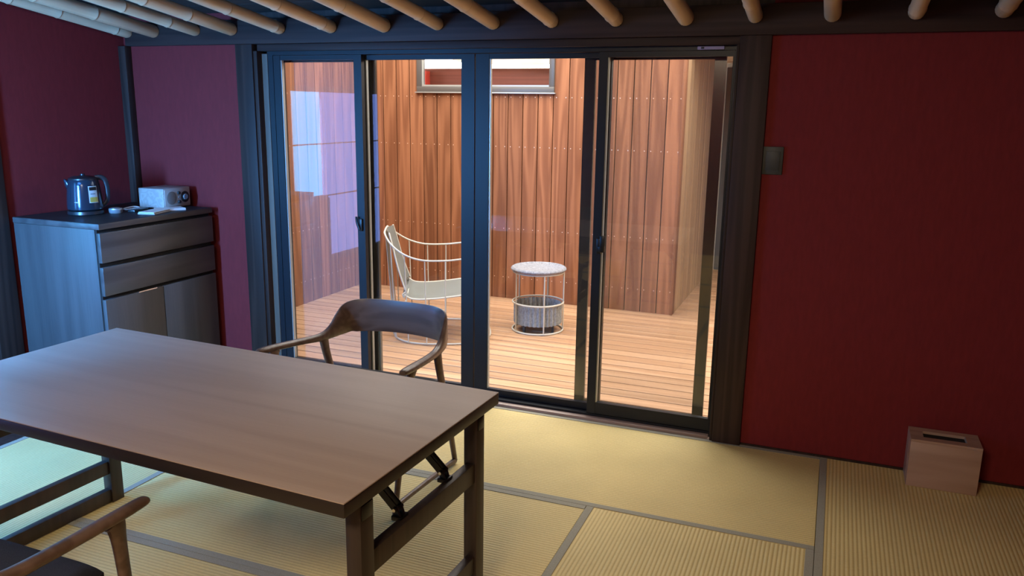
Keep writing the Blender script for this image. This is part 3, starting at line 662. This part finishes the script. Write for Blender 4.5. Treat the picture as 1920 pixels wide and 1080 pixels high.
# top with a slot
bm = bmesh.new(); a, b = .086, .038; z0, z1 = BH - .012, BH; oy = .002
box(bm, -hx, hx, -hy, -b + oy, z0, z1); box(bm, -hx, hx, b + oy, hy, z0, z1); box(bm, -hx, -a, -b + oy, b + oy, z0, z1); box(bm, a, hx, -b + oy, b + oy, z0, z1)
bmesh.ops.remove_doubles(bm, verts=bm.verts, dist=.0001); link('lid', bm, M_bin, bn_)
B('slot_shade', -hx + .0125, hx - .0125, -hy + .0125, hy - .0125, .0125, BH - .0165, M_dark, bn_)  # dark block added below the slot, paints the shade inside the box
B('slot_edge', a - .0035, a - .0005, -b + oy + .001, b + oy - .001, BH - .012, BH + .0004, M_radio, bn_)

# ------------------------------------------------------------------ outdoor wire lounge chair
fx, fy = .90, .436           # forward direction
F = Vector((fx, fy, 0)); Wd = Vector((-fy, fx, 0)); O_ = Vector((-2.655, 1.33, ZD))
def WP(f, s, z): return tuple(F * f + Wd * s + Vector((0, 0, z)))
wc_ = empty('wire_lounge_chair', O_); tag(wc_, 'cream wire-frame lounge chair with pale mesh seat on the deck', 'chair')
ring = []
for k in range(48):
    a = 2 * pi * k / 48; c, s = math.cos(a), math.sin(a); p = 2 / 2.6
    ring.append(WP(.35 * math.copysign(abs(c) ** p, c), .35 * math.copysign(abs(s) ** p, s), .010))
bm = bmesh.new(); tube(bm, ring, .006, 8, True); link('base_ring', bm, M_wire, wc_, True)
def armline(s):   # s=-1 near side, +1 far side
    return [(-.405, s * .09, .775), (-.40, s * .18, .758), (-.35, s * .275, .700), (-.26, s * .325, .640), (-.14, s * .345, .605), (.02, s * .352, .603), (.16, s * .350, .615), (.255, s * .335, .600), (.315, s * .28, .545)]
top = [q for q in armline(-1)][::-1] + armline(1)
q = spline(top, 6)
bm = bmesh.new(); tube(bm, [WP(*a) for a in q], .0065, 8); link('arm_rail', bm, M_wire, wc_, True)
def at_f(side, f):
    pts = spline(armline(side), 8); return min(pts, key=lambda p: abs(p[0] - f))
for s in (-1, 1):
    for f in (-.36, -.26, -.12, .02, .16, .28):
        t = at_f(s, f); bx = f * .92; by = s * min(.345, .36 * (1 - min(.99, abs(bx) / .36) ** 2.6) ** (1 / 2.6))
        bm = bmesh.new(); tube(bm, [WP(bx, by, .010), WP(t[0], t[1], t[2])], .0042, 6); link('rod', bm, M_wire, wc_, True)
for s in (-.16, -.08, 0, .08, .16):
    f0 = -.36 * (1 - (abs(s) / .36) ** 2.6) ** (1 / 2.6)
    bm = bmesh.new(); tube(bm, [WP(f0, s, .010), WP(-.400, s * .9, .768)], .0042, 6); link('rod', bm, M_wire, wc_, True)
# mesh shell: back flows into seat
prof = spline([(-.400, .772), (-.375, .68), (-.335, .52), (-.285, .37), (-.255, .315), (-.20, .290), (-.08, .290), (.10, .310), (.27, .335)], 5)
bm = bmesh.new(); rows = []
for i, (f, z) in enumerate(prof):
    t = i / (len(prof) - 1); hwid = .20 + .09 * min(1, t * 2.2)
    rows.append([bm.verts.new(WP(f + (.03 * (k / 8 - 1) ** 2 if t < .4 else 0), hwid * (k / 8 - 1), z + (.03 * (k / 8 - 1) ** 2 if t > .45 else 0))) for k in range(17)])
for a, b in zip(rows, rows[1:]):
    for k in range(16): bm.faces.new((a[k], a[k + 1], b[k + 1], b[k]))
bmesh.ops.solidify(bm, geom=bm.faces[:], thickness=.008)
link('seat_shell', bm, M_sling, wc_, True)['label'] = 'pale grey mesh seat and back'
for s in (-1, 1):
    e_ = []
    for i, (f, z) in enumerate(prof):
        t = i / (len(prof) - 1); e_.append(WP(f + (.03 if t < .4 else 0), s * (.20 + .09 * min(1, t * 2.2)), z + (.03 if t > .45 else 0)))
    bm = bmesh.new(); tube(bm, e_, .006, 8); link('seat_edge', bm, M_wire, wc_, True)
bm = bmesh.new(); tube(bm, [WP(-.255, s, .312) for s in (-.33, 0, .33)], .005, 6); tube(bm, [WP(.25, s, .318) for s in (-.33, 0, .33)], .005, 6); link('seat_support', bm, M_wire, wc_, True)

# ------------------------------------------------------------------ woven side table with basket
st = empty('side_table', (-2.045, 1.70, ZD)); tag(st, 'round grey woven side table with a rattan basket under its top', 'side table')
bm = bmesh.new(); lathe(bm, [(.02, .470), (.172, .471), (.182, .479), (.194, .484), (.204, .478), (.207, .470), (.203, .461), (.190, .456), (.02, .455)], 56); link('tray_top', bm, M_rattan, st, True)
def ringo(name, r, z, rr, m=M_wire):
    bm = bmesh.new(); tube(bm, [(r * math.cos(2 * pi * k / 48), r * math.sin(2 * pi * k / 48), z) for k in range(48)], rr, 8, True); return link(name, bm, m, st, True)
ringo('base_ring', .190, .008, .007); ringo('basket_ring', .190, .218, .007); ringo('top_ring', .188, .447, .006)
va0 = math.atan2(-.90, .40)
for k in range(5):
    a = va0 + 2 * pi * k / 5 + .16
    bm = bmesh.new(); tube(bm, [(.190 * math.cos(a), .190 * math.sin(a), .008), (.190 * math.cos(a), .190 * math.sin(a), .447)], .0055, 8); link('post', bm, M_wire, st, True)
bm = bmesh.new(); n = 144; rows = []
for z in [.060 + i * .0125 for i in range(13)]:
    rows.append([(a_, z) for a_ in range(n)])
vv = []
for j, row in enumerate(rows):
    vr = []
    for k in range(n):
        a = 2 * pi * k / n; r = .175 + .007 * math.cos(32 * a) + .0012 * math.cos(pi * j + 72 * a); vr.append(bm.verts.new((r * math.cos(a), r * math.sin(a), .060 + j * .0125)))
    vv.append(vr)
for a, b in zip(vv, vv[1:]):
    for k in range(n): bm.faces.new((a[k], a[(k + 1) % n], b[(k + 1) % n], b[k]))
bm.faces.new(vv[0])
bmesh.ops.solidify(bm, geom=bm.faces[:], thickness=.006)
link('basket', bm, M_basket, st, True)['label'] = 'grey ribbed rattan basket'
for k in range(4):
    a = va0 + pi / 4 + pi / 2 * k; B('foot', .15 * math.cos(a) - .008, .15 * math.cos(a) + .008, .15 * math.sin(a) - .008, .15 * math.sin(a) + .008, .0, .062, M_kdark, st)
